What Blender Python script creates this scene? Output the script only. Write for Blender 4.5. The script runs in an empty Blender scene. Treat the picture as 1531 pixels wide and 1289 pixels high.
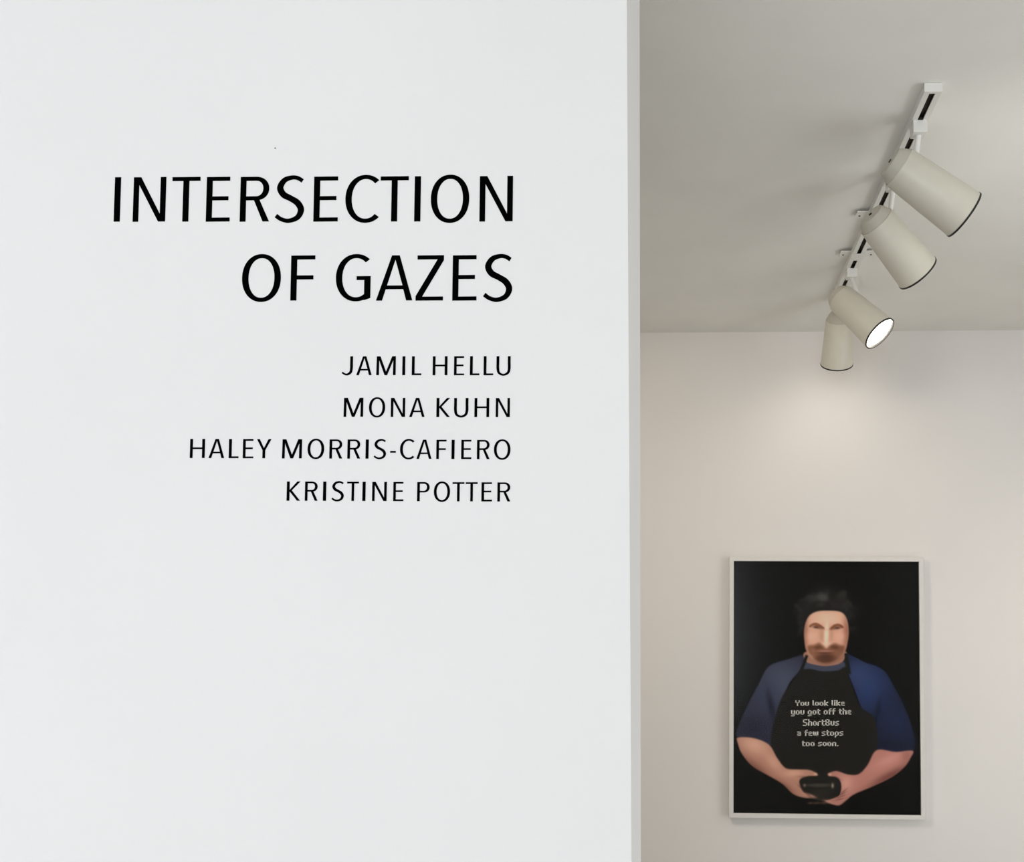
import bpy, bmesh, math, random
import numpy as np
from mathutils import Vector, Matrix

# ------------------------------------------------------------------ camera
W, H = 1531.0, 1289.0
F = 1500.0                       # focal length in pixels
VPX, VPY = 1030.0, 950.0         # where lines running straight into the depth meet
PX = 980.0                       # principal column (the frame is a crop)
PITCH = math.radians(3.2)
YAW = -math.atan((VPX - PX) / F)
PY = VPY - F * math.tan(PITCH)
ROLL = 0.003
EYE = 1.60
CAM = Vector((0.0, 0.0, EYE))
fw = Vector((math.sin(YAW) * math.cos(PITCH), math.cos(YAW) * math.cos(PITCH), math.sin(PITCH)))
r0 = fw.cross(Vector((0, 0, 1))).normalized()
u0 = r0.cross(fw)
cr = r0 * math.cos(ROLL) + u0 * math.sin(ROLL)
cu = u0 * math.cos(ROLL) - r0 * math.sin(ROLL)

scene = bpy.context.scene
col = scene.collection
cam_data = bpy.data.cameras.new('camera')
cam_data.sensor_fit = 'HORIZONTAL'
cam_data.sensor_width = 36.0
cam_data.lens = F / W * 36.0
cam_data.shift_x = (W / 2 - PX) / W
cam_data.shift_y = (PY - H / 2) / W
cam_data.clip_start = 0.02
cam = bpy.data.objects.new('camera', cam_data)
m3 = Matrix((cr, cu, -fw)).transposed()
cam.matrix_world = Matrix.Translation(CAM) @ m3.to_4x4()
col.objects.link(cam)
scene.camera = cam


def ray(u, v):
    return (fw + cr * ((u - PX) / F) - cu * ((v - PY) / F))


def at_y(u, v, y):               # a pixel's point on the plane y = const (a wall)
    d = ray(u, v)
    return CAM + d * (y / d.y)


def at_z(u, v, z):               # a pixel's point on the plane z = const (the ceiling)
    d = ray(u, v)
    return CAM + d * ((z - EYE) / d.z)


# ------------------------------------------------------------------ world, light, exposure
vs = scene.view_settings
vs.view_transform = 'Standard'
vs.look = 'None'
vs.gamma = 1.0
vs.use_curve_mapping = False
vs.exposure = 0.0

world = bpy.data.worlds.new('world')
scene.world = world
world.use_nodes = True
bg = world.node_tree.nodes['Background']
bg.inputs['Color'].default_value = (0.75, 0.86, 1.0, 1)
bg.inputs['Strength'].default_value = 1.0

WALL_Y = 1.25        # face of the intro wall
BACK_Y = 3.80        # rear wall of the gallery beyond
CEIL_Z = at_y(1245, 495.5, BACK_Y).z
ROOM_L, ROOM_R, REAR_Y = -4.0, 2.2, -4.2


def area_light(name, loc, rot, sx, sy, power, color):
    l = bpy.data.lights.new(name, 'AREA')
    l.shape = 'RECTANGLE'
    l.size, l.size_y = sx, sy
    l.energy = power
    l.color = color
    o = bpy.data.objects.new(name, l)
    o.location = loc
    o.rotation_euler = rot
    col.objects.link(o)
    return o


# daylight entering by the street window behind the viewer
WIN = (-3.6, 0.4, 0.7, 2.45)     # x0, x1, z0, z1 of the opening in the rear wall
area_light('window_daylight', ((WIN[0] + WIN[1]) / 2, REAR_Y + 0.05, (WIN[2] + WIN[3]) / 2),
           (math.radians(90), 0, 0), WIN[1] - WIN[0], WIN[3] - WIN[2], 136.0, (0.905, 0.94, 1.0))


# unseen area light added to brighten the gallery, set in an invented opening at right
SIDE = (0.85, 2.55, 0.15, 2.25)  # y0, y1, z0, z1 of that opening
area_light('side_fill_light', (ROOM_R - 0.02, (SIDE[0] + SIDE[1]) / 2, (SIDE[2] + SIDE[3]) / 2),
           (0, math.radians(90), 0), SIDE[3] - SIDE[2], SIDE[1] - SIDE[0], 13.5, (1.0, 0.965, 0.89))


def spot_light(name, loc, direction, power, angle, blend, color, radius=0.035):
    l = bpy.data.lights.new(name, 'SPOT')
    l.energy = power
    l.spot_size = math.radians(angle)
    l.spot_blend = blend
    l.color = color
    l.shadow_soft_size = radius
    o = bpy.data.objects.new(name, l)
    o.location = loc
    o.rotation_euler = Vector(direction).to_track_quat('-Z', 'Y').to_euler()
    col.objects.link(o)
    return o


WARM = (1.0, 0.90, 0.78)

# ------------------------------------------------------------------ materials


def lin(c):
    return tuple(((x / 255) / 12.92 if x / 255 <= 0.04045 else ((x / 255 + 0.055) / 1.055) ** 2.4) for x in c)


def mat(name, rgb, rough=0.5, metal=0.0, noise=0.0, nscale=40.0, bump=0.0, bscale=300.0, spec=0.5, emit=None, estr=0.0):
    m = bpy.data.materials.new(name)
    m.use_nodes = True
    nt = m.node_tree
    b = nt.nodes['Principled BSDF']
    b.inputs['Base Color'].default_value = (*rgb, 1)
    b.inputs['Roughness'].default_value = rough
    b.inputs['Metallic'].default_value = metal
    b.inputs['Specular IOR Level'].default_value = spec
    tc = nt.nodes.new('ShaderNodeTexCoord')
    if noise > 0:
        n = nt.nodes.new('ShaderNodeTexNoise')
        n.inputs['Scale'].default_value = nscale
        n.inputs['Detail'].default_value = 4
        nt.links.new(tc.outputs['Object'], n.inputs['Vector'])
        r = nt.nodes.new('ShaderNodeValToRGB')
        r.color_ramp.elements[0].position = 0.3
        r.color_ramp.elements[1].position = 0.7
        r.color_ramp.elements[0].color = (*[x * (1 - noise) for x in rgb], 1)
        r.color_ramp.elements[1].color = (*[min(1, x * (1 + noise)) for x in rgb], 1)
        nt.links.new(n.outputs['Fac'], r.inputs['Fac'])
        nt.links.new(r.outputs['Color'], b.inputs['Base Color'])
    if bump > 0:
        n2 = nt.nodes.new('ShaderNodeTexNoise')
        n2.inputs['Scale'].default_value = bscale
        n2.inputs['Detail'].default_value = 3
        nt.links.new(tc.outputs['Object'], n2.inputs['Vector'])
        bp = nt.nodes.new('ShaderNodeBump')
        bp.inputs['Strength'].default_value = bump
        bp.inputs['Distance'].default_value = 0.001
        nt.links.new(n2.outputs['Fac'], bp.inputs['Height'])
        nt.links.new(bp.outputs['Normal'], b.inputs['Normal'])
    if emit:
        b.inputs['Emission Color'].default_value = (*emit, 1)
        b.inputs['Emission Strength'].default_value = estr
    return m


M_INTRO = mat('white_wall_paint', (0.83, 0.83, 0.83), 0.75, noise=0.012, nscale=3.0, bump=0.12, bscale=220, spec=0.25)
M_BACK = mat('gallery_wall_paint', (0.80, 0.775, 0.745), 0.8, noise=0.012, nscale=2.5, bump=0.12, bscale=220, spec=0.25)
M_CEIL = mat('ceiling_paint', (0.87, 0.86, 0.815), 0.9, noise=0.02, nscale=5.0, bump=0.15, bscale=160, spec=0.2)
M_FLOOR = mat('concrete_floor', (0.52, 0.49, 0.44), 0.45, noise=0.12, nscale=3.0, bump=0.1, bscale=60)
M_VINYL = mat('black_vinyl', (0.0012, 0.0012, 0.0014), 1.0, spec=0.0, noise=0.05, nscale=200)
M_SPECK = mat('speck', (0.12, 0.12, 0.12), 0.8, noise=0.1)
M_CAN = mat('cream_enamel', (0.69, 0.66, 0.56), 0.42, noise=0.02, nscale=30, spec=0.4)
M_CANCAP = mat('cream_enamel_cap', (0.58, 0.55, 0.47), 0.5, noise=0.02, nscale=30, spec=0.3)
M_RIM = mat('dark_rim', (0.012, 0.010, 0.008), 0.5, noise=0.1)
M_INNER = mat('black_baffle', (0.02, 0.02, 0.02), 0.7, noise=0.1)
M_WHITEMETAL = mat('white_track_enamel', (0.80, 0.79, 0.75), 0.4, noise=0.015, nscale=50)
M_SLOT = mat('dark_track_slot', (0.035, 0.03, 0.022), 0.6, noise=0.25, nscale=120)
M_COPPER = mat('copper_conductor', (0.25, 0.14, 0.07), 0.35, metal=1.0, noise=0.1)
M_BULB = mat('lit_bulb', (0.9, 0.9, 0.85), 0.3, emit=(1.0, 0.95, 0.86), estr=9.0, noise=0.01)
M_BULBDIM = mat('lit_bulb_deep', (0.9, 0.9, 0.85), 0.3, emit=(1.0, 0.92, 0.80), estr=4.0, noise=0.01)
M_FRAME = mat('white_frame_lacquer', (0.74, 0.72, 0.68), 0.45, noise=0.02, nscale=40)
M_BACKING = mat('backing_board', (0.45, 0.40, 0.33), 0.9, noise=0.1, nscale=60)
M_CAPTION = mat('caption_ink', lin((222, 218, 208)), 0.6, noise=0.03, nscale=200)
M_WINFRAME = mat('dark_window_frame', (0.05, 0.05, 0.05), 0.4, noise=0.1)


def glass_mat():
    m = bpy.data.materials.new('picture_glazing')
    m.use_nodes = True
    nt = m.node_tree
    nt.nodes.remove(nt.nodes['Principled BSDF'])
    out = nt.nodes['Material Output']
    tr = nt.nodes.new('ShaderNodeBsdfTransparent')
    gl = nt.nodes.new('ShaderNodeBsdfGlossy')
    gl.inputs['Roughness'].default_value = 0.15
    fr = nt.nodes.new('ShaderNodeFresnel')
    fr.inputs['IOR'].default_value = 1.2
    mx = nt.nodes.new('ShaderNodeMixShader')
    nt.links.new(fr.outputs['Fac'], mx.inputs['Fac'])
    nt.links.new(tr.outputs['BSDF'], mx.inputs[1])
    nt.links.new(gl.outputs['BSDF'], mx.inputs[2])
    nt.links.new(mx.outputs['Shader'], out.inputs['Surface'])
    return m


M_GLASS = glass_mat()

# ------------------------------------------------------------------ helpers


def link(name, me, m=None, parent=None):
    o = bpy.data.objects.new(name, me)
    if m is not None:
        me.materials.append(m)
    if parent is not None:
        o.parent = parent
    col.objects.link(o)
    return o


def obj(name, bm, m=None, parent=None, smooth=False):
    me = bpy.data.meshes.new(name)
    bmesh.ops.recalc_face_normals(bm, faces=bm.faces)
    bm.to_mesh(me)
    bm.free()
    if smooth:
        for p in me.polygons:
            p.use_smooth = True
        me.set_sharp_from_angle(angle=math.radians(38))
    return link(name, me, m, parent)


def tag(o, label, cat=None, group=None, kind=None):
    o['label'] = label
    if cat:
        o['category'] = cat
    if group:
        o['group'] = group
    if kind:
        o['kind'] = kind
    return o


def struct(name, bm, m, label):
    o = obj(name, bm, m)
    o['kind'] = 'structure'
    o['label'] = label
    return o


def empty(name, loc):
    o = bpy.data.objects.new(name, None)
    o.empty_display_size = 0.05
    o.location = loc
    col.objects.link(o)
    return o


def box(bm, x0, x1, y0, y1, z0, z1):
    v = [bm.verts.new((x, y, z)) for z in (z0, z1) for y in (y0, y1) for x in (x0, x1)]
    for f in ((0, 1, 3, 2), (4, 6, 7, 5), (0, 4, 5, 1), (2, 3, 7, 6), (0, 2, 6, 4), (1, 5, 7, 3)):
        bm.faces.new([v[i] for i in f])


def bevel(bm, off, seg=2):
    bmesh.ops.bevel(bm, geom=bm.edges[:], offset=off, segments=seg, profile=0.5, affect='EDGES')


def lathe(bm, prof, n=48):       # profile of (radius, z) about local Z
    rings = []
    for r, z in prof:
        if r < 1e-6:
            rings.append([bm.verts.new((0, 0, z))])
        else:
            rings.append([bm.verts.new((r * math.cos(2 * math.pi * i / n), r * math.sin(2 * math.pi * i / n), z)) for i in range(n)])
    for a, b in zip(rings, rings[1:]):
        for i in range(n):
            j = (i + 1) % n
            if len(a) == 1 and len(b) == 1:
                continue
            if len(a) == 1:
                bm.faces.new([a[0], b[j], b[i]])
            elif len(b) == 1:
                bm.faces.new([a[i], a[j], b[0]])
            else:
                bm.faces.new([a[i], a[j], b[j], b[i]])


# ------------------------------------------------------------------ the room
bm = bmesh.new()
box(bm, ROOM_L, ROOM_R, REAR_Y, BACK_Y, -0.1, 0.0)
struct('floor', bm, M_FLOOR, 'grey polished concrete gallery floor')
bm = bmesh.new()
box(bm, ROOM_L - 0.1, ROOM_R + 0.1, REAR_Y - 0.1, BACK_Y + 0.1, CEIL_Z, CEIL_Z + 0.1)
struct('ceiling', bm, M_CEIL, 'plain pale grey painted ceiling carrying the track lights')
bm = bmesh.new()
box(bm, ROOM_L - 0.1, ROOM_R + 0.1, BACK_Y, BACK_Y + 0.1, 0, CEIL_Z)
struct('wall_back', bm, M_BACK, 'warm white rear gallery wall behind the framed portrait')
bm = bmesh.new()
box(bm, ROOM_R, ROOM_R + 0.1, REAR_Y, SIDE[0], 0, CEIL_Z)
box(bm, ROOM_R, ROOM_R + 0.1, SIDE[1], BACK_Y, 0, CEIL_Z)
box(bm, ROOM_R, ROOM_R + 0.1, SIDE[0], SIDE[1], 0, SIDE[2])
box(bm, ROOM_R, ROOM_R + 0.1, SIDE[0], SIDE[1], SIDE[3], CEIL_Z)
struct('wall_right', bm, M_BACK, 'white side wall of the gallery')
bm = bmesh.new()
box(bm, ROOM_L - 0.1, ROOM_L, REAR_Y, BACK_Y, 0, CEIL_Z)
struct('wall_left', bm, M_BACK, 'white side wall of the entrance')
bm = bmesh.new()
box(bm, ROOM_L, WIN[0], REAR_Y - 0.12, REAR_Y, 0, CEIL_Z)
box(bm, WIN[1], ROOM_R, REAR_Y - 0.12, REAR_Y, 0, CEIL_Z)
box(bm, WIN[0], WIN[1], REAR_Y - 0.12, REAR_Y, 0, WIN[2])
box(bm, WIN[0], WIN[1], REAR_Y - 0.12, REAR_Y, WIN[3], CEIL_Z)
struct('wall_rear', bm, M_BACK, 'white wall with the street window')
bm = bmesh.new()
for x in np.linspace(WIN[0], WIN[1] - 0.05, 4):
    box(bm, x, x + 0.05, REAR_Y - 0.09, REAR_Y - 0.03, WIN[2] + 0.05, WIN[3] - 0.05)
for z in (WIN[2], WIN[3] - 0.05):
    box(bm, WIN[0], WIN[1], REAR_Y - 0.09, REAR_Y - 0.03, z, z + 0.05)
struct('window_1', bm, M_WINFRAME, 'dark framed street window')

bm = bmesh.new()  # frame of the invented opening that holds the added side light
for y in (SIDE[0], (SIDE[0] + SIDE[1]) / 2 - 0.025, SIDE[1] - 0.05):
    box(bm, ROOM_R + 0.02, ROOM_R + 0.07, y, y + 0.05, SIDE[2] + 0.05, SIDE[3] - 0.05)
for z in (SIDE[2], SIDE[3] - 0.05):
    box(bm, ROOM_R + 0.02, ROOM_R + 0.07, SIDE[0], SIDE[1], z, z + 0.05)
struct('fill_opening_frame', bm, M_WINFRAME, 'dark frame added round the unseen fill light in the side wall')

# intro wall: a thick partition whose right end is seen edge-on
THICK = 0.26
nt_, nb_ = at_y(937.0, 0, WALL_Y), at_y(944.2, 1289, WALL_Y)
ft_, fb_ = at_y(956.3, 0, WALL_Y + THICK), at_y(958.2, 1289, WALL_Y + THICK)


def edge_x(a, b, z):
    return a.x + (b.x - a.x) * (z - a.z) / (b.z - a.z)


bm = bmesh.new()
pts = []
for z in (0.0, CEIL_Z):
    pts.append([bm.verts.new(p) for p in ((ROOM_L, WALL_Y, z), (edge_x(nt_, nb_, z), WALL_Y, z),
                                          (edge_x(ft_, fb_, z), WALL_Y + THICK, z), (ROOM_L, WALL_Y + THICK, z))])
for i in range(4):
    j = (i + 1) % 4
    bm.faces.new([pts[0][i], pts[0][j], pts[1][j], pts[1][i]])
bm.faces.new(pts[0][::-1])
bm.faces.new(pts[1])
struct('wall_front', bm, M_INTRO, 'bright white partition wall carrying the exhibition title')

# ------------------------------------------------------------------ lettering on the intro wall


def catmull(P, n=10):
    P = [np.array(p, float) for p in P]
    P = [2 * P[0] - P[1]] + P + [2 * P[-1] - P[-2]]
    out = []
    for i in range(1, len(P) - 2):
        p0, p1, p2, p3 = P[i - 1:i + 3]
        for k in range(n):
            t = k / n
            out.append(0.5 * ((2 * p1) + (-p0 + p2) * t + (2 * p0 - 5 * p1 + 4 * p2 - p3) * t * t + (-p0 + 3 * p1 - 3 * p2 + p3) * t ** 3))
    out.append(P[-2])
    return out


def stroke(P, n=10, end0=None, end1=None):
    """outline of a centre line of (x, y, width)"""
    C = catmull(P, n)
    L, R = [], []
    for i, p in enumerate(C):
        a, b = C[max(0, i - 1)], C[min(len(C) - 1, i + 1)]
        t = (b - a)[:2]
        t = t / (np.linalg.norm(t) + 1e-9)
        nrm = np.array((-t[1], t[0]))
        L.append(tuple(p[:2] + nrm * p[2] / 2))
        R.append(tuple(p[:2] - nrm * p[2] / 2))
    return L + R[::-1]


def ell(cx, cy, rx, ry, n=56, e=2.12):
    o = []
    for i in range(n):
        t = 2 * math.pi * i / n
        c, s = math.cos(t), math.sin(t)
        o.append((cx + rx * math.copysign(abs(c) ** (2 / e), c), cy + ry * math.copysign(abs(s) ** (2 / e), s)))
    return o


def arc_right(cx, cy, rx, ry, n=22, e=2.15):
    o = []
    for i in range(n + 1):
        t = math.pi / 2 - math.pi * i / n
        c, s = max(0.0, math.cos(t)), math.sin(t)
        o.append((cx + rx * c ** (2 / e), cy + ry * math.copysign(abs(s) ** (2 / e), s)))
    return o


def rect(x0, x1, y0, y1):
    return [(x0, y0), (x1, y0), (x1, y1), (x0, y1)]


def z2(pts, x0, base, h):        # points measured on an enlargement -> cap-height units
    return [((p[0] - x0) / h, (base - p[1]) / h) + tuple(w / h for w in p[2:]) for p in pts]


SB = 0.134   # stem
HB = 0.088   # bar


def bowl(w, bottom):
    cx = w - 0.300
    cy = (1 + bottom) / 2
    ry = (1 - bottom) / 2
    outer = [(0, 0), (0, 1)] + arc_right(cx, cy, 0.300, ry) + [(SB, bottom), (SB, 0)]
    inner = [(SB, 1 - HB)] + arc_right(cx, cy, 0.300 - SB, ry - HB) + [(SB, bottom + HB)]
    return [outer, inner]


def glyphs():
    G = {}
    G['I'] = [[rect(0, SB, 0, 1)]]
    G['N'] = [[[(0, 0), (0, 1), (.165, 1), (.61, .17), (.61, 1), (.735, 1), (.735, 0), (.575, 0), (.125, .83), (.125, 0)]]]
    G['T'] = [[[(.248, 0), (.248, 1 - HB), (0, 1 - HB), (0, 1), (.63, 1), (.63, 1 - HB), (.382, 1 - HB), (.382, 0)]]]
    G['E'] = [[[(0, 0), (0, 1), (.53, 1), (.53, 1 - HB), (SB, 1 - HB), (SB, .563), (.50, .563), (.50, .475), (SB, .475), (SB, HB), (.54, HB), (.54, 0)]]]
    G['F'] = [[[(0, 0), (0, 1), (.535, 1), (.535, 1 - HB), (SB, 1 - HB), (SB, .556), (.50, .556), (.50, .467), (SB, .467), (SB, 0)]]]
    G['L'] = [[[(0, 0), (0, 1), (.145, 1), (.145, .095), (.507, .095), (.507, 0)]]]
    G['H'] = [[[(0, 0), (0, 1), (.142, 1), (.142, .556), (.638, .556), (.638, 1), (.78, 1), (.78, 0), (.638, 0), (.638, .468), (.142, .468), (.142, 0)]]]
    G['R'] = [bowl(.66, .475), [[(.315, .478), (.525, 0), (.672, 0), (.435, .50)]]]
    G['P'] = [bowl(.635, .455)]
    G['O'] = [[ell(.4315, .5, .4315, .533), ell(.4315, .5, .290, .442)]]
    S = z2([(1404, 142, 27), (1372, 123, 27), (1333, 119, 28), (1284, 137, 35), (1257, 185, 41), (1279, 231, 42), (1327, 258, 39),
            (1374, 289, 42), (1397, 335, 41), (1375, 385, 34), (1318, 407, 28), (1268, 396, 27), (1233, 372, 28)], 1222, 412, 299)
    G['S'] = [[stroke(S, 8)]]
    def open_round(cx, cy, rx, ry, tx, ty, a0, a1, n=60, e=2.1):
        o, q = [], []
        for k in range(n + 1):
            t = math.radians(a0 + (a1 - a0) * k / n)
            c_, s_ = math.cos(t), math.sin(t)
            cs, sn = math.copysign(abs(c_) ** (2 / e), c_), math.copysign(abs(s_) ** (2 / e), s_)
            o.append((cx + rx * cs, cy - ry * sn))
            q.append((cx + (rx - tx) * cs, cy - (ry - ty) * sn))
        return o + q[::-1]

    G['C'] = [[z2(open_round(391, 262, 136, 159, 42, 27, 50, 311), 255, 412, 299)]]
    G['G'] = [[z2(open_round(327, 790, 136, 159, 42, 27, 50, 300), 191, 943, 303)],
              [z2([(382, 806), (330, 806), (330, 780), (424, 780), (424, 927), (402, 935), (380, 941), (366, 930), (368, 911), (382, 901)], 191, 943, 303)]]
    G['A'] = [[[(0, 0), (.339, 1), (.51, 1), (.803, 0), (.668, 0), (.599, .25), (.21, .25), (.132, 0)], [(.416, .91), (.237, .332), (.582, .332)]]]
    G['Z'] = [[z2([(738, 640), (916, 640), (916, 672), (772, 917), (913, 917), (913, 943), (729, 943), (729, 913), (874, 667), (738, 667)], 729, 943, 303)]]
    J = z2([(277, 138, 44), (277, 250, 44), (276, 330, 44), (261, 396, 40), (205, 430, 30), (156, 417, 28), (128, 394, 28)], 120, 440, 302)
    G['J'] = [[stroke(J, 8)]]
    U = z2([(1174, 138, 44), (1174, 240, 44), (1175, 335, 44), (1194, 402, 38), (1265, 433, 30), (1337, 402, 38), (1358, 335, 44), (1358, 240, 44), (1358, 138, 44)], 1152, 440, 302)
    G['U'] = [[stroke(U, 8)]]
    G['M'] = [[[(0, 0), (.015, 1), (.205, 1), (.513, .185), (.83, 1), (1.02, 1), (1.02, 0), (.882, 0), (.889, .8), (.572, 0), (.435, 0), (.142, .8), (.135, 0)]]]
    G['K'] = [[rect(0, .145, 0, 1)], [[(.14, .55), (.55, 1), (.705, 1), (.258, .54), (.705, 0), (.545, 0), (.14, .495)]]]
    G['Y'] = [[[(0, 1), (.14, 1), (.366, .525), (.597, 1), (.742, 1), (.432, .42), (.432, 0), (.295, 0), (.295, .42)]]]
    G['-'] = [[rect(0, .295, .315, .405)]]
    return G


def shape_mesh(loops, depth):
    cu_ = bpy.data.curves.new('outline', 'CURVE')
    cu_.dimensions = '2D'
    cu_.fill_mode = 'BOTH'
    cu_.extrude = depth
    for lp in loops:
        s = cu_.splines.new('POLY')
        s.points.add(len(lp) - 1)
        for p, q in zip(s.points, lp):
            p.co = (q[0], q[1], 0, 1)
        s.use_cyclic_u = True
    o = bpy.data.objects.new('outline', cu_)
    col.objects.link(o)
    bpy.context.view_layer.update()
    me = bpy.data.meshes.new_from_object(o.evaluated_get(bpy.context.evaluated_depsgraph_get()))
    bpy.data.objects.remove(o)
    bpy.data.curves.remove(cu_)
    return me


GL = glyphs()
VINYL = 0.0005
GLYPH_GEO = {}
for ch, shapes in GL.items():
    vv, ff = [], []
    for lp in shapes:
        me = shape_mesh(lp, 0.5)
        o0 = len(vv)
        vv += [tuple(v.co) for v in me.vertices]
        ff += [tuple(i + o0 for i in p.vertices) for p in me.polygons]
        bpy.data.meshes.remove(me)
    xs = [v[0] for v in vv]
    GLYPH_GEO[ch] = (vv, ff, min(xs), max(xs))

# measured left / right limits of each letter, and the base and cap lines at both ends of the line (photo pixels)
LINES = [
    ('large black title lettering reading INTERSECTION, upper line on the white wall',
     (170, 331.5, 767, 331.1), (170, 265.2, 767, 263.3),
     [('I', 171.2, 180.2), ('N', 199.5, 247.9), ('T', 257.2, 299), ('E', 308.7, 344.2), ('R', 359.3, 403), ('S', 411.4, 455), ('E', 469.3, 505.6),
      ('C', 516.6, 566.9), ('T', 568.8, 610.8), ('I', 619.8, 629), ('O', 644.3, 701.6), ('N', 717.2, 766.8)]),
    ('large black title lettering reading OF GAZES, second line on the white wall',
     (362, 449.3, 766, 449.5), (362, 382.3, 766, 381.8),
     [('O', 362.1, 420), ('F', 434.9, 470.9), ('G', 502.4, 554.2), ('A', 562.8, 617), ('Z', 621.9, 663.4), ('E', 676.7, 712.8), ('S', 722.5, 766)]),
    ('small black name lettering, first name below the large title',
     (511, 561, 764, 561.2), (511, 533, 764, 532.8),
     [('J', 511.2, 527.7), ('A', 533, 555.9), ('M', 562.9, 591.7), ('I', 601.7, 605.9), ('L', 615.9, 630.1), ('H', 647.1, 669), ('E', 679, 694.1),
      ('L', 702.8, 716.9), ('L', 723.2, 737.6), ('U', 742.3, 763.5)]),
    ('small black name lettering, second name below the large title',
     (514, 623.3, 763, 623.8), (514, 594.9, 763, 595.3),
     [('M', 514, 543.1), ('O', 551.8, 575.9), ('N', 584.5, 605.7), ('A', 612.1, 635), ('K', 652.7, 672.8), ('U', 678.9, 700.4), ('H', 709.5, 731.4), ('N', 741.3, 762.3)]),
    ('small black hyphenated name lettering, longest line below the large title',
     (284, 684.9, 763, 686.7), (284, 656.4, 763, 658),
     [('H', 284.3, 306.4), ('A', 312.3, 335.5), ('L', 342.4, 356.9), ('E', 363.4, 379), ('Y', 384.2, 405.6), ('M', 422, 451.4), ('O', 460, 484.7),
      ('R', 492.7, 511.9), ('R', 519.6, 538.8), ('I', 546.8, 551.2), ('S', 558.8, 577.3), ('-', 583.4, 591.9), ('C', 598.2, 619.8), ('A', 622.9, 645.3),
      ('F', 652.5, 667.5), ('I', 675.2, 679.6), ('E', 689.7, 704.9), ('R', 713.2, 732.2), ('O', 738.6, 763.2)]),
    ('small black name lettering, lowest line of text on the white wall',
     (429, 748.7, 763, 750), (429, 720, 763, 721.4),
     [('K', 428.9, 448.9), ('R', 456.1, 475.1), ('I', 483.1, 487.7), ('S', 495.7, 514.2), ('T', 518.9, 536.4), ('I', 542, 546.6), ('N', 556.6, 578.2),
      ('E', 588.1, 603.3), ('P', 623.8, 642.3), ('O', 648.8, 672.9), ('T', 676.5, 694.2), ('T', 696.3, 714), ('E', 719.9, 735.6), ('R', 743.7, 763.1)]),
]
LETTER_NAME = {'-': 'hyphen'}
for label, b, t, letters in LINES:
    mid = at_y((b[0] + b[2]) / 2, (b[1] + b[3]) / 2, WALL_Y)
    root = empty('wall_lettering', mid)
    tag(root, label, 'lettering', 'black vinyl wall text')
    for ch, xl, xr in letters:
        xm = (xl + xr) / 2
        yb = b[1] + (b[3] - b[1]) * (xm - b[0]) / (b[2] - b[0])
        yt = t[1] + (t[3] - t[1]) * (xm - t[0]) / (t[2] - t[0])
        ym = (yb + yt) / 2
        A, B = at_y(xl, ym, WALL_Y), at_y(xr, ym, WALL_Y)
        Pb, Pt = at_y(xm, yb, WALL_Y), at_y(xm, yt, WALL_Y)
        vv, ff, gx0, gx1 = GLYPH_GEO[ch]
        cap = Pt.z - Pb.z
        verts = []
        for x, y, z in vv:
            s = (x - gx0) / (gx1 - gx0)
            verts.append((A.x + (B.x - A.x) * s - mid.x, -VINYL / 2 + z * VINYL, Pb.z + cap * y - mid.z))
        me = bpy.data.meshes.new('letter')
        me.from_pydata(verts, [], ff)
        me.update()
        link(LETTER_NAME.get(ch, 'letter'), me, M_VINYL, root)

# a tiny dark speck above the title
p = at_y(411.3, 221.6, WALL_Y)
bm = bmesh.new()
bmesh.ops.create_uvsphere(bm, u_segments=10, v_segments=6, radius=0.0012)
bmesh.ops.scale(bm, vec=(0.75, 0.3, 1.0), verts=bm.verts)
o = obj('wall_speck', bm, M_SPECK)
o.location = p
tag(o, 'tiny dark grey speck on the white wall above the title', 'speck')

# ------------------------------------------------------------------ ceiling track
TW, TH = 0.0365, 0.019           # width and height of the track
Tn = at_z(1395.0, 124.5, CEIL_Z)   # near end, centre of the top
Tf = at_z(1249.0, 447.0, CEIL_Z)   # far end
Tdir = (Tf - Tn)
TL = Tdir.length
Tdir.normalize()
Tang = math.atan2(-Tdir.x, Tdir.y)
track = empty('ceiling_track', Tn)
track.rotation_euler = (0, 0, Tang)
tag(track, 'white ceiling light track with dark slot running towards the rear wall', 'light track')
SLOT = 0.0125
bm = bmesh.new()                                             # C-section: roof, two sides, two lips
box(bm, -TW / 2, TW / 2, 0.004, TL, -0.003, -0.0002)
for s in (-1, 1):
    x0, x1 = sorted((s * TW / 2, s * (TW / 2 - 0.003)))
    box(bm, x0, x1, 0.004, TL, -TH, -0.003)
    x0, x1 = sorted((s * (TW / 2 - 0.003), s * SLOT / 2))
    box(bm, x0, x1, 0.004, TL, -TH, -TH + 0.003)
obj('track_housing', bm, M_WHITEMETAL, track)
bm = bmesh.new()
box(bm, -TW / 2 + 0.0035, TW / 2 - 0.0035, 0.006, TL - 0.004, -0.007, -0.0032)
obj('slot_lining', bm, M_SLOT, track)
for s in (-1, 1):
    bm = bmesh.new()
    box(bm, s * 0.0085 - 0.0012, s * 0.0085 + 0.0012, 0.01, TL - 0.01, -0.0095, -0.0072)
    obj('conductor', bm, M_COPPER, track)
for y0 in (0.0, TL):
    bm = bmesh.new()
    box(bm, -TW / 2 - 0.0006, TW / 2 + 0.0006, y0 - 0.003, y0 + 0.006, -TH - 0.0008, -0.0002)
    bevel(bm, 0.0008, 2)
    obj('end_cap', bm, M_WHITEMETAL, track)


def along(v, u=None):            # distance along the track of the point seen at image row v
    best, bd = 0, 1e9
    for k in range(600):
        s = TL * k / 600
        q = Tn + Tdir * s - Vector((0, 0, TH)) - CAM
        c = Vector((q.dot(cr), q.dot(cu), q.dot(fw)))
        vv_ = PY - F * c.y / c.z
        if abs(vv_ - v) < bd:
            best, bd = s, abs(vv_ - v)
    return best


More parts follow.
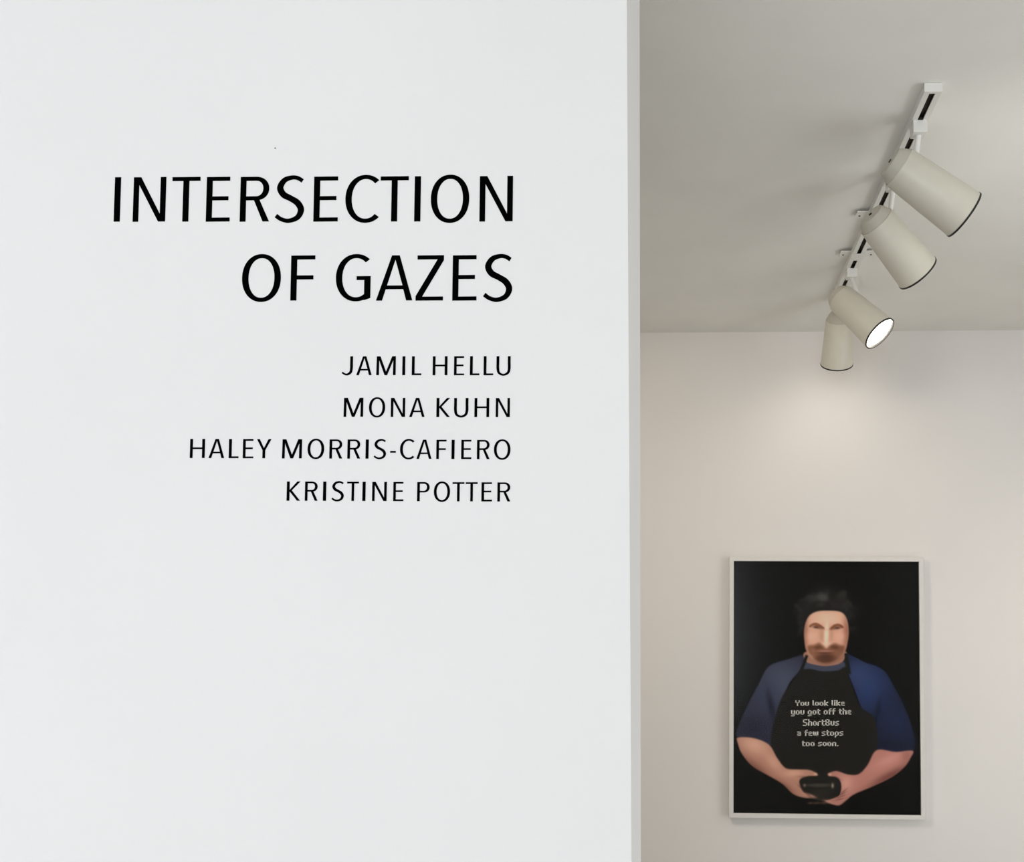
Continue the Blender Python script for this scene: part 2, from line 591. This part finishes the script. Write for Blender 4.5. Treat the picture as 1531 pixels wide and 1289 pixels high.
for v in (326.0, 384.0):         # two saddle clips that hold the track
    s = along(v)
    cl = empty('mounting_clip', (0, s, 0))
    cl.parent = track
    bm = bmesh.new()
    w, d, th = 0.052, 0.026, 0.0016
    box(bm, -TW / 2 - th, TW / 2 + th, -d, d, -TH - th - 0.0006, -TH - 0.0006)
    for sg in (-1, 1):
        x0, x1 = sorted((sg * (TW / 2 + 0.0004), sg * (TW / 2 + 0.0004 + th)))
        box(bm, x0, x1, -d, d, -TH - th, -0.004)
        x0, x1 = sorted((sg * (TW / 2 + 0.0004), sg * w))
        box(bm, x0, x1, -d * 0.8, d * 0.8, -0.0105, -0.008)
    obj('saddle', bm, M_WHITEMETAL, cl)
    for sg in (-1, 1):
        bm = bmesh.new()
        lathe(bm, [(0.0, -0.0120), (0.0022, -0.0120), (0.0030, -0.0110), (0.0030, -0.0005)], 12)
        o = obj('screw', bm, M_RIM, cl)
        o.location = (sg * 0.042, 0.006, 0)

# ------------------------------------------------------------------ track lamps
R_FRONT, R_BACK, CAN_L = 0.0555, 0.0455, 0.172


def rot_to(direction):
    return Vector(direction).normalized().to_track_quat('Z', 'Y').to_matrix()


def track_lamp(label, s, back_px, front_px, dy_back, dy_front, bulb, power, angle):
    top = Tn + Tdir * s - Vector((0, 0, TH))
    root = empty('track_lamp', top)
    tag(root, label, 'track lamp', 'cream can lamps on the ceiling track')
    Bk = at_y(*back_px, top.y + dy_back)
    Fr = at_y(*front_px, top.y + dy_front)
    ax = (Fr - Bk)
    L = ax.length
    ax.normalize()
    R = rot_to(ax)
    mid_body = Bk - top

    def place(o, loc=None):
        o.matrix_parent_inverse = Matrix.Identity(4)
        o.matrix_local = Matrix.Translation(loc if loc is not None else mid_body) @ R.to_4x4()
        return o

    # can: open thin-walled cone frustum with a small flange at its mouth
    rb, rf = R_BACK, R_FRONT
    bm = bmesh.new()
    lathe(bm, [(rb - 0.001, 0.0), (rb, 0.0015), (rb + (rf - rb) * 0.93, L - 0.010), (rf, L - 0.004), (rf, L - 0.0015),
               (rf - 0.0022, L - 0.0015), (rb + (rf - rb) * 0.9 - 0.0022, L - 0.014), (rb - 0.003, 0.004)], 64)
    place(obj('can', bm, M_CAN, root, True))
    # dark gasket line round the mouth
    bm = bmesh.new()
    lathe(bm, [(rf - 0.003, L - 0.0014), (rf + 0.0008, L - 0.0014), (rf + 0.0008, L + 0.0028), (rf - 0.003, L + 0.0028), (rf - 0.003, L - 0.0014)], 64)
    place(obj('rim', bm, M_RIM, root, True))
    # shallow domed back cap with vent slot
    bm = bmesh.new()
    lathe(bm, [(rb - 0.0016, 0.0), (rb * 0.76, -0.019), (rb * 0.70, -0.0225), (0, -0.0235)], 64)
    cap = place(obj('back_cap', bm, M_CANCAP, root, True))
    # baffle inside
    bm = bmesh.new()
    lathe(bm, [(rf - 0.0045, L - 0.002), (rb + (rf - rb) * 0.75 - 0.004, L - 0.030), (rb - 0.004, 0.02), (0, 0.02)], 48)
    place(obj('baffle', bm, M_INNER, root, True))
    # reflector bulb: glowing face near the mouth
    bm = bmesh.new()
    zf = L + 0.0005 if bulb is M_BULB else L - 0.035
    rr = (rf - 0.0034) if bulb is M_BULB else rb - 0.006
    lathe(bm, [(0, zf + 0.001), (rr * 0.5, zf), (rr * 0.92, zf - 0.003), (rr, zf - 0.006), (rr * 0.8, zf - 0.03), (rr * 0.4, zf - 0.07), (0, zf - 0.075)], 40)
    place(obj('bulb', bm, bulb, root, True))
    # adapter block under the track
    bm = bmesh.new()
    box(bm, -0.0155, 0.0155, -0.017, 0.017, -0.027, 0.0004)
    bevel(bm, 0.0012, 2)
    ad = obj('adapter', bm, M_WHITEMETAL, root)
    ad.rotation_euler = (0, 0, Tang)
    bm = bmesh.new()
    box(bm, -0.0055, 0.0055, -0.014, 0.014, -0.001, 0.009)
    lg = obj('contact_foot', bm, M_SLOT, root)
    lg.rotation_euler = (0, 0, Tang)
    # stem from the adapter to the pivot knuckle on the can's shoulder
    side = Vector((0, 0, 1)) - ax * ax.z
    if side.length < 1e-3:
        side = Vector((0, -1, 0))
    side.normalize()
    knuckle = mid_body + ax * 0.022 + side * (rb + 0.001)
    a = Vector((0, 0, -0.026))
    bm = bmesh.new()
    d = knuckle - a
    lathe(bm, [(0, 0), (0.0065, 0), (0.0065, d.length * 0.75), (0.0062, d.length), (0.004, d.length + 0.004), (0, d.length + 0.005)], 20)
    st = obj('stem', bm, M_WHITEMETAL, root, True)
    st.matrix_local = Matrix.Translation(a) @ rot_to(d).to_4x4()
    # knuckle plate lying on the can
    bm = bmesh.new()
    box(bm, -0.012, 0.012, -0.007, 0.007, -0.002, 0.004)
    bevel(bm, 0.0015, 2)
    kn = obj('pivot_plate', bm, M_WHITEMETAL, root)
    q = Matrix((ax, side.cross(ax), side)).transposed()
    kn.matrix_local = Matrix.Translation(knuckle - side * 0.0015) @ q.to_4x4()
    # screw at the middle of the cap
    bm = bmesh.new()
    lathe(bm, [(0, -0.026), (0.004, -0.0255), (0.005, -0.0225), (0.005, -0.02)], 14)
    place(obj('cap_screw', bm, M_RIM, cap), Vector((0, 0, 0)))
    cap.children[0].matrix_local = Matrix.Identity(4)
    if power > 0:
        face = top + mid_body + ax * (L + 0.006)
        spot_light('lamp_beam', face, ax, power, angle, 0.9, WARM, 0.04)
    return root


track_lamp('cream can lamp nearest the open near end of the track',
           along(185.0), (1343.5, 250), (1440.5, 320.5), 0.005, 0.045, M_BULBDIM, 14.0, 75)
track_lamp('cream can lamp second along the track, partly behind the nearest lamp',
           along(268.0), (1310.0, 331.0), (1371.5, 407.5), 0.0, 0.075, M_BULBDIM, 14.0, 75)
track_lamp('cream can lamp with its glowing white bulb in view, third along the track',
           along(404.0), (1257.5, 446.5), (1315.0, 498.5), 0.0, -0.058, M_BULB, 14.0, 100)
track_lamp('cream can lamp hanging straight down at the far end of the track',
           TL - 0.05, (1255.0, 478.0), (1251.0, 544.0), -0.02, 0.08, M_BULBDIM, 1.25, 150)

# unseen spots added to brighten the rear wall, behind the partition and at right
spot_light('back_wall_fill', (-0.8, 2.1, CEIL_Z - 0.16), (1.0, 1.7, -1.35), 62.0, 115, 1.0, WARM, 0.32)
spot_light('back_wall_fill', (1.6, 2.0, CEIL_Z - 0.16), (-0.6, 1.8, -1.3), 9.5, 90, 1.0, WARM, 0.25)

# unseen bare uplight added for the glow on the ceiling at the right
spot_light('ceiling_glow_light', (1.25, 1.95, 2.15), (-0.38, 0.45, 0.60), 5.5, 70, 1.0, (1.0, 0.97, 0.93), 0.05)

# ------------------------------------------------------------------ framed portrait
FD = 0.036                                  # frame depth
FY = BACK_Y - FD                            # plane of the frame's face
c = [at_y(*q, FY) for q in ((1087.8, 830.5), (1379.5, 835.0), (1385.5, 1227.5), (1092.8, 1221.5))]
cen = (c[0] + c[1] + c[2] + c[3]) / 4
FWd = ((c[1] - c[0]).length + (c[2] - c[3]).length) / 2
FHt = ((c[3] - c[0]).length + (c[2] - c[1]).length) / 2
hz = (c[1] - c[0]) + (c[2] - c[3])
vt = (c[0] - c[3]) + (c[1] - c[2])
tilt = 0.5 * (math.atan2(hz.z, hz.x) + math.atan2(-vt.x, vt.z))
pic = empty('framed_portrait', (cen.x, BACK_Y, cen.z))
pic.rotation_euler = (0, -tilt, 0)
tag(pic, 'white framed portrait of a bearded person in navy shirt and black apron', 'framed photo')
FB = 0.0165
hw, hh = FWd / 2, FHt / 2
SIDES = [
    [(-hw, hh), (hw, hh), (hw - FB, hh - FB), (-hw + FB, hh - FB)],
    [(hw, hh), (hw, -hh), (hw - FB, -hh + FB), (hw - FB, hh - FB)],
    [(hw, -hh), (-hw, -hh), (-hw + FB, -hh + FB), (hw - FB, -hh + FB)],
    [(-hw, -hh), (-hw, hh), (-hw + FB, hh - FB), (-hw + FB, -hh + FB)],
]
for sd in SIDES:                             # four mitred mouldings
    bm = bmesh.new()
    a = [bm.verts.new((x, -FD, z)) for x, z in sd]
    b = [bm.verts.new((x, -0.0005, z)) for x, z in sd]
    bm.faces.new(a)
    bm.faces.new(b[::-1])
    for i in range(4):
        j = (i + 1) % 4
        bm.faces.new([a[i], b[i], b[j], a[j]])
    bmesh.ops.recalc_face_normals(bm, faces=bm.faces)
    bevel(bm, 0.0006, 1)
    obj('frame_moulding', bm, M_FRAME, pic)
iw, ih = hw - FB, hh - FB
bm = bmesh.new()
box(bm, -iw, iw, -0.024, -0.004, -ih, ih)
obj('backing_board', bm, M_BACKING, pic)
bm = bmesh.new()
box(bm, -iw, iw, -0.0325, -0.0305, -ih, ih)
obj('glazing', bm, M_GLASS, pic)

# ---- the print: a fine sheet of faces, one ink colour per corner (drawn on an enlargement, 1013 x 1289)
PT = np.array([(77, 62), (925, 70), (945, 1226), (85, 1212)], float)
NX, NY = 280, 380
uu, vv_ = np.meshgrid(np.linspace(0, 1, NX), np.linspace(0, 1, NY))
GX = (1 - uu) * (1 - vv_) * PT[0, 0] + uu * (1 - vv_) * PT[1, 0] + uu * vv_ * PT[2, 0] + (1 - uu) * vv_ * PT[3, 0]
GY = (1 - uu) * (1 - vv_) * PT[0, 1] + uu * (1 - vv_) * PT[1, 1] + uu * vv_ * PT[2, 1] + (1 - uu) * vv_ * PT[3, 1]


def smooth_loop(P, n=6):
    P = [np.array(p, float) for p in P]
    N = len(P)
    out = []
    for i in range(N):
        p0, p1, p2, p3 = P[(i - 1) % N], P[i], P[(i + 1) % N], P[(i + 2) % N]
        for k in range(n):
            t = k / n
            out.append(0.5 * ((2 * p1) + (-p0 + p2) * t + (2 * p0 - 5 * p1 + 4 * p2 - p3) * t * t + (-p0 + 3 * p1 - 3 * p2 + p3) * t ** 3))
    return np.array(out)


def poly_mask(P, soft=3.0, sm=True):
    P = smooth_loop(P) if sm else np.array(P, float)
    inside = np.zeros(GX.shape, bool)
    dist = np.full(GX.shape, 1e9)
    for a, b in zip(P, np.roll(P, -1, 0)):
        if a[1] != b[1]:
            cond = ((a[1] > GY) != (b[1] > GY)) & (GX < (b[0] - a[0]) * (GY - a[1]) / (b[1] - a[1]) + a[0])
            inside ^= cond
        d = b - a
        L2 = max(1e-9, float(d @ d))
        t = np.clip(((GX - a[0]) * d[0] + (GY - a[1]) * d[1]) / L2, 0, 1)
        dist = np.minimum(dist, np.hypot(GX - a[0] - t * d[0], GY - a[1] - t * d[1]))
    sd = np.where(inside, dist, -dist)
    return np.clip(sd / (2 * soft) + 0.5, 0, 1)


def blob(cx, cy, rx, ry, ang=0.0, p=1.0):
    c_, s_ = math.cos(math.radians(ang)), math.sin(math.radians(ang))
    x, y = GX - cx, GY - cy
    xr, yr = (x * c_ + y * s_) / rx, (-x * s_ + y * c_) / ry
    return np.exp(-((xr * xr + yr * yr) ** p))


IMG = np.zeros(GX.shape + (3,))
IMG[:] = (7, 7, 6)
rng = np.random.default_rng(5)


def lay(mask, rgb, a=1.0):
    global IMG
    m_ = (mask * a)[..., None]
    IMG = IMG * (1 - m_) + np.array(rgb, float) * m_


# shirt
SH_L = [(408, 498), (330, 516), (243, 548), (195, 632), (145, 728), (108, 812), (99, 868), (180, 876), (255, 908), (290, 800), (330, 640), (392, 560)]
SH_R = [(598, 492), (680, 530), (768, 566), (826, 655), (880, 765), (913, 870), (908, 936), (830, 940), (740, 932), (690, 800), (640, 660), (600, 560)]
mL, mR = poly_mask(SH_L, 4), poly_mask(SH_R, 4)
lay(mL, (38, 40, 56))
lay(mL * blob(300, 620, 120, 120), (68, 73, 90))
lay(mL * blob(230, 690, 70, 100), (50, 54, 74), 0.7)
lay(mL * blob(255, 730, 14, 70, -12), (26, 28, 40), 0.8)
lay(mL * blob(160, 820, 60, 40), (30, 32, 46), 0.6)
lay(mR, (24, 28, 46))
lay(mR * blob(700, 640, 110, 130), (40, 54, 92))
lay(mR * blob(650, 580, 60, 60), (54, 66, 100), 0.7)
lay(mR * blob(742, 770, 12, 70, 10), (16, 20, 34), 0.8)
lay(mR * blob(830, 800, 60, 90, -25), (32, 42, 74), 0.6)
lay(mR * blob(800, 905, 90, 14, 4), (18, 21, 36), 0.7)
# neck, collar
lay(poly_mask([(418, 480), (410, 520), (440, 545), (500, 552), (560, 545), (588, 520), (590, 480)], 3), (150, 108, 90))
lay(poly_mask([(400, 530), (440, 538), (500, 548), (560, 540), (588, 528), (598, 565), (560, 590), (490, 596), (430, 590), (388, 575)], 3), (60, 64, 80))
# apron with neck straps
AP = [(388, 572), (430, 560), (490, 572), (560, 568), (598, 558), (632, 660), (668, 738), (722, 776), (744, 850), (742, 932), (700, 1010),
      (640, 1060), (500, 1150), (350, 1060), (300, 985), (258, 905), (262, 830), (300, 700), (350, 620)]
lay(poly_mask(AP, 4), (26, 25, 22))
lay(poly_mask([(412, 496), (424, 500), (402, 568), (376, 590)], 3, False), (24, 24, 22))
lay(poly_mask([(590, 488), (604, 490), (622, 585), (596, 580)], 3, False), (22, 24, 22))
# hair and dark cap
lay(blob(505, 300, 128, 120, 0, 3), (27, 26, 24))
for k in range(26):
    a_ = rng.uniform(math.pi * 0.95, math.pi * 2.05)
    lay(blob(505 + 118 * math.cos(a_) + rng.normal(0, 16), 320 + 105 * math.sin(a_) + rng.normal(0, 16), rng.uniform(6, 16), rng.uniform(6, 14), rng.uniform(0, 180)),
        (52, 51, 47), 0.5)
lay(blob(487, 232, 30, 20, 15, 2), (66, 66, 62), 0.8)
lay(blob(478, 265, 16, 9), (58, 57, 54), 0.6)
lay(blob(545, 268, 22, 10, 10), (56, 46, 48), 0.5)
for k in range(34):              # loose curls either side of the face
    sd_ = -1 if k % 2 else 1
    lay(blob(505 + sd_ * rng.uniform(105, 150), rng.uniform(235, 410), rng.uniform(4, 12), rng.uniform(4, 11), rng.uniform(0, 180)), (44, 43, 39), 0.6)
# face
FACE = [(424, 322), (460, 298), (518, 294), (572, 300), (598, 330), (608, 385), (604, 435), (592, 482), (560, 520), (505, 538), (452, 522), (420, 485), (408, 440), (406, 375)]
mF = poly_mask(FACE, 4)
lay(mF, (196, 150, 128))
lay(mF * blob(508, 330, 80, 40), (212, 174, 150))
lay(mF * blob(600, 400, 18, 90), (140, 88, 70), 0.8)
lay(mF * blob(408, 400, 16, 100), (150, 98, 78), 0.8)
lay(mF * blob(440, 412, 26, 24), (216, 172, 150), 0.7)
lay(mF * blob(568, 412, 26, 24), (214, 164, 144), 0.7)
lay(mF * blob(484, 400, 10, 36), (172, 128, 104), 0.6)
lay(mF * blob(530, 402, 10, 36), (176, 130, 106), 0.6)
lay(mF * blob(507, 405, 11, 58, 2, 2), (238, 200, 176), 0.85)
lay(mF * blob(508, 448, 20, 12), (232, 190, 166), 0.8)
lay(mF * blob(428, 462, 22, 10), (176, 120, 94), 0.5)
lay(poly_mask([(428, 362), (446, 350), (470, 352), (496, 372), (490, 376), (468, 366), (446, 362), (432, 370)], 3), (128, 82, 58))
lay(poly_mask([(524, 374), (540, 358), (564, 354), (584, 366), (580, 374), (560, 366), (540, 372), (528, 380)], 3), (124, 76, 54))
lay(blob(460, 369, 15, 5.5, 6), (52, 32, 24), 0.95)
lay(blob(556, 373, 15, 5.5, -2), (50, 30, 22), 0.95)
lay(blob(474, 372, 22, 7, 14), (112, 72, 54), 0.6)
lay(blob(540, 376, 20, 7, -10), (108, 66, 48), 0.6)
lay(blob(462, 384, 14, 5), (190, 150, 130), 0.5)
lay(blob(552, 388, 14, 5), (186, 146, 126), 0.5)
# beard, moustache, mouth
BEARD = [(422, 458), (452, 450), (474, 442), (490, 456), (508, 466), (526, 454), (545, 444), (570, 452), (590, 458), (586, 490), (562, 520), (505, 540), (455, 522), (430, 494)]
lay(poly_mask(BEARD, 7), (112, 72, 52), 0.85)
lay(mF * blob(436, 508, 14, 14, -30), (168, 128, 106), 0.75)
lay(mF * blob(577, 506, 12, 16, 30), (150, 108, 90), 0.6)
lay(mF * blob(446, 474, 12, 12), (150, 104, 82), 0.6)
lay(blob(505, 512, 44, 22, 0, 2), (72, 44, 34), 0.85)
lay(blob(470, 462, 22, 9, -10), (86, 52, 38), 0.7)
lay(blob(545, 462, 22, 9, 12), (84, 50, 36), 0.7)
lay(blob(502, 479, 36, 5.5, 0, 2), (156, 106, 92), 0.9)
lay(blob(502, 487, 34, 3.5, 0, 2), (80, 46, 38), 0.8)
lay(mF * blob(424, 505, 10, 22, -25), (165, 125, 105), 0.6)
# arms and hands
AR_L = [(104, 872), (180, 876), (248, 906), (285, 965), (325, 1012), (380, 1018), (432, 1020), (468, 1036), (468, 1050), (430, 1048), (394, 1060), (390, 1086), (415, 1122),
        (460, 1134), (458, 1146), (410, 1146), (360, 1128), (310, 1082), (240, 1042), (170, 1000), (122, 945), (104, 900)]
AR_R = [(906, 936), (830, 941), (742, 932), (700, 1000), (660, 1040), (610, 1042), (560, 1026), (522, 1036), (526, 1048), (560, 1054), (578, 1076), (580, 1110), (566, 1140),
        (512, 1156), (520, 1168), (568, 1182), (600, 1162), (640, 1132), (720, 1098), (810, 1055), (870, 1008), (896, 968)]
mAL, mAR = poly_mask(AR_L, 4), poly_mask(AR_R, 4)
lay(mAL, (168, 122, 104))
lay(mAL * blob(180, 905, 70, 40, 25), (204, 160, 138), 0.9)
lay(mAL * blob(270, 985, 50, 26, 48), (198, 152, 132), 0.8)
lay(mAL * blob(360, 1035, 50, 20), (202, 156, 134), 0.8)
lay(mAL * blob(180, 1010, 90, 24, 36), (112, 72, 60), 0.8)
lay(mAL * blob(330, 1100, 60, 16, 38), (128, 84, 70), 0.8)
lay(mAR, (170, 116, 104))
lay(mAR * blob(800, 975, 80, 26, -25), (190, 134, 122), 0.8)
lay(mAR * blob(600, 1080, 36, 40), (196, 146, 130), 0.8)
lay(mAR * blob(800, 1050, 110, 20, -28), (104, 60, 54), 0.8)
lay(mAR * blob(880, 960, 24, 30), (140, 90, 80), 0.6)
# the dark thing held in the hands
lay(poly_mask([(398, 1075), (420, 1055), (480, 1046), (545, 1055), (575, 1075), (574, 1120), (540, 1150), (480, 1160), (430, 1140), (400, 1108)], 4), (30, 28, 25))
lay(blob(480, 1090, 62, 9, 0, 2), (62, 58, 52), 0.9)
lay(blob(541, 1092, 6, 12), (150, 135, 118), 0.9)
lay(blob(412, 1090, 6, 7), (120, 105, 92), 0.9)
lay(blob(490, 1125, 40, 20), (42, 40, 34), 0.8)
for fx, fy, ln in ((424, 1132, 26), (446, 1140, 22), (520, 1164, 22)):
    lay(blob(fx, fy, ln, 7, 16), (176, 130, 112), 0.8)
for k in range(4):               # gaps between the fingers of both hands
    lay(mAL * blob(398 + 9 * k, 1128 - 9 * (3 - k), 20, 2.6, 38), (92, 58, 48), 0.7)
    lay(mAR * blob(592 - 6 * k, 1118 + 12 * k, 20, 2.6, -38 + 8 * k), (98, 60, 52), 0.7)
lay(mAL * blob(425, 1052, 40, 4, 3), (110, 72, 60), 0.7)
lay(mAR * blob(556, 1056, 24, 4, 20), (112, 72, 62), 0.7)
lay(blob(462, 1040, 8, 6), (214, 172, 152), 0.8)
lay(blob(528, 1042, 8, 6), (212, 168, 150), 0.8)
for fx in (440, 470, 500):
    lay(blob(fx, 1170, 14, 6), (112, 80, 68), 0.6)
IMG = np.clip(IMG, 2, 255)

c8 = IMG / 255
LINC = np.where(c8 <= 0.04045, c8 / 12.92, ((c8 + 0.055) / 1.055) ** 2.4)
LINC = np.clip(LINC * 1.5, 0, 0.9)
PYD = -0.0255
xs = -iw + 2 * iw * uu
zs = ih - 2 * ih * vv_
verts = np.stack([xs, np.full_like(xs, PYD), zs], -1).reshape(-1, 3)
idx = np.arange(NX * NY).reshape(NY, NX)
faces = np.stack([idx[:-1, :-1], idx[1:, :-1], idx[1:, 1:], idx[:-1, 1:]], -1).reshape(-1, 4)
me = bpy.data.meshes.new('print')
me.from_pydata(verts.tolist(), [], faces.tolist())
ca = me.color_attributes.new('ink', 'FLOAT_COLOR', 'POINT')
ca.data.foreach_set('color', np.concatenate([LINC.reshape(-1, 3), np.ones((NX * NY, 1))], 1).astype(np.float32).ravel())
M_PRINT = bpy.data.materials.new('photo_print')
M_PRINT.use_nodes = True
nt = M_PRINT.node_tree
at = nt.nodes.new('ShaderNodeVertexColor')
at.layer_name = 'ink'
b = nt.nodes['Principled BSDF']
nt.links.new(at.outputs['Color'], b.inputs['Base Color'])
b.inputs['Roughness'].default_value = 0.7
b.inputs['Specular IOR Level'].default_value = 0.0
prt = link('print', me, M_PRINT, pic)
prt['label'] = 'dark studio photograph of a bearded person holding a small black object'

# ---- squarish white writing on the apron
SG = {   # strokes on a grid: x 0..4, baseline 0, x-height 4, ascender 6
    'Y': (4, [[(0, 6), (0, 4.2), (2, 3), (4, 4.2), (4, 6)], [(2, 3), (2, 0)]]),
    'o': (3.2, [[(0, 0), (3.2, 0), (3.2, 4), (0, 4), (0, 0)]]),
    'u': (3.2, [[(0, 4), (0, 0), (3.2, 0), (3.2, 4)]]),
    'l': (0.8, [[(0.2, 6), (0.2, 0), (0.8, 0)]]),
    'k': (3.2, [[(0, 6), (0, 0)], [(3.2, 4), (0.6, 2), (3.2, 0)]]),
    'i': (0.4, [[(0.2, 4), (0.2, 0)], [(0.2, 5.6), (0.2, 6)]]),
    'e': (3.2, [[(3.2, 0), (0, 0), (0, 4), (3.2, 4), (3.2, 2), (0, 2)]]),
    'y': (3.2, [[(0, 4), (0, 0), (3.2, 0)], [(3.2, 4), (3.2, -1.8), (0, -1.8)]]),
    'g': (3.2, [[(3.2, 0), (0, 0), (0, 4), (3.2, 4), (3.2, -1.8), (0, -1.8)]]),
    't': (2.2, [[(0.6, 5.4), (0.6, 0), (2.2, 0)], [(0, 4), (2.2, 4)]]),
    'f': (2.2, [[(0.6, 0), (0.6, 6), (2.2, 6)], [(0, 3.6), (2.2, 3.6)]]),
    'h': (3.2, [[(0, 6), (0, 0)], [(0, 4), (3.2, 4), (3.2, 0)]]),
    'S': (3.8, [[(3.8, 6), (0, 6), (0, 3), (3.8, 3), (3.8, 0), (0, 0)]]),
    'r': (2.2, [[(0, 0), (0, 4), (2.2, 4)]]),
    'B': (3.8, [[(0, 0), (0, 6), (3.6, 6), (3.6, 3), (0, 3)], [(3.6, 3), (3.8, 0), (0, 0)]]),
    's': (3.0, [[(3.0, 4), (0, 4), (0, 2), (3.0, 2), (3.0, 0), (0, 0)]]),
    'a': (3.2, [[(0, 4), (3.2, 4), (3.2, 0), (0, 0), (0, 2), (3.2, 2)]]),
    'w': (4.6, [[(0, 4), (0, 0), (4.6, 0), (4.6, 4)], [(2.3, 3.6), (2.3, 0)]]),
    'p': (3.2, [[(0, -1.8), (0, 4), (3.2, 4), (3.2, 0), (0, 0)]]),
    'n': (3.2, [[(0, 0), (0, 4), (3.2, 4), (3.2, 0)]]),
    '.': (0.3, [[(0.1, 0), (0.3, 0)]]),
}


def print_xy(zx, zy):            # enlargement coordinates -> sheet coordinates (inverse bilinear by iteration)
    u_, v_ = 0.5, 0.5
    for _ in range(12):
        x = (1 - u_) * (1 - v_) * PT[0, 0] + u_ * (1 - v_) * PT[1, 0] + u_ * v_ * PT[2, 0] + (1 - u_) * v_ * PT[3, 0]
        y = (1 - u_) * (1 - v_) * PT[0, 1] + u_ * (1 - v_) * PT[1, 1] + u_ * v_ * PT[2, 1] + (1 - u_) * v_ * PT[3, 1]
        u_ += (zx - x) / 855
        v_ += (zy - y) / 1152
    return -iw + 2 * iw * u_, ih - 2 * ih * v_


CAPTION = [('You look like', 366, 594, 729, 704), ('you got off the', 347, 624, 769, 741), ('ShortBus', 402, 568, 820, 790),
           ('a few stops', 376, 588, 866, 838), ('too soon.', 398, 566, 913, 886)]
for text, zx0, zx1, zb, zt in CAPTION:
    adv, strokes = 0.0, []
    for ch in text:
        if ch == ' ':
            adv += 3.2
            continue
        w_, ss = SG[ch]
        for s_ in ss:
            strokes.append([(x + adv, y) for x, y in s_])
        adv += w_ + 2.3
    total = adv - 2.3
    TK, TV = 1.5, 0.95                                # stroke weight on the grid
    bm = bmesh.new()
    sx = (zx1 - zx0) / (total + TK)
    sy = (zb - zt) / (6 + TV)

    def pt(x, y):
        return print_xy(zx0 + (x + TK / 2) * sx, zb - (y + TV / 2) * sy)

    for s_ in strokes:
        for (xa, ya), (xb, yb) in zip(s_, s_[1:]):
            dx, dy = xb - xa, yb - ya
            L_ = math.hypot(dx, dy)
            ex, ey = dx / L_, dy / L_
            ax_, ay_ = ex * TK / 2, ey * TV / 2          # cap at the stroke's ends
            nx_, ny_ = -ey * TK / 2, ex * TV / 2         # half width across it
            q = [(xa - ax_ + nx_, ya - ay_ + ny_), (xb + ax_ + nx_, yb + ay_ + ny_), (xb + ax_ - nx_, yb + ay_ - ny_), (xa - ax_ - nx_, ya - ay_ - ny_)]
            bm.faces.new([bm.verts.new((pt(*k)[0], PYD - 0.0006, pt(*k)[1])) for k in q])
    obj('apron_lettering', bm, M_CAPTION, prt)
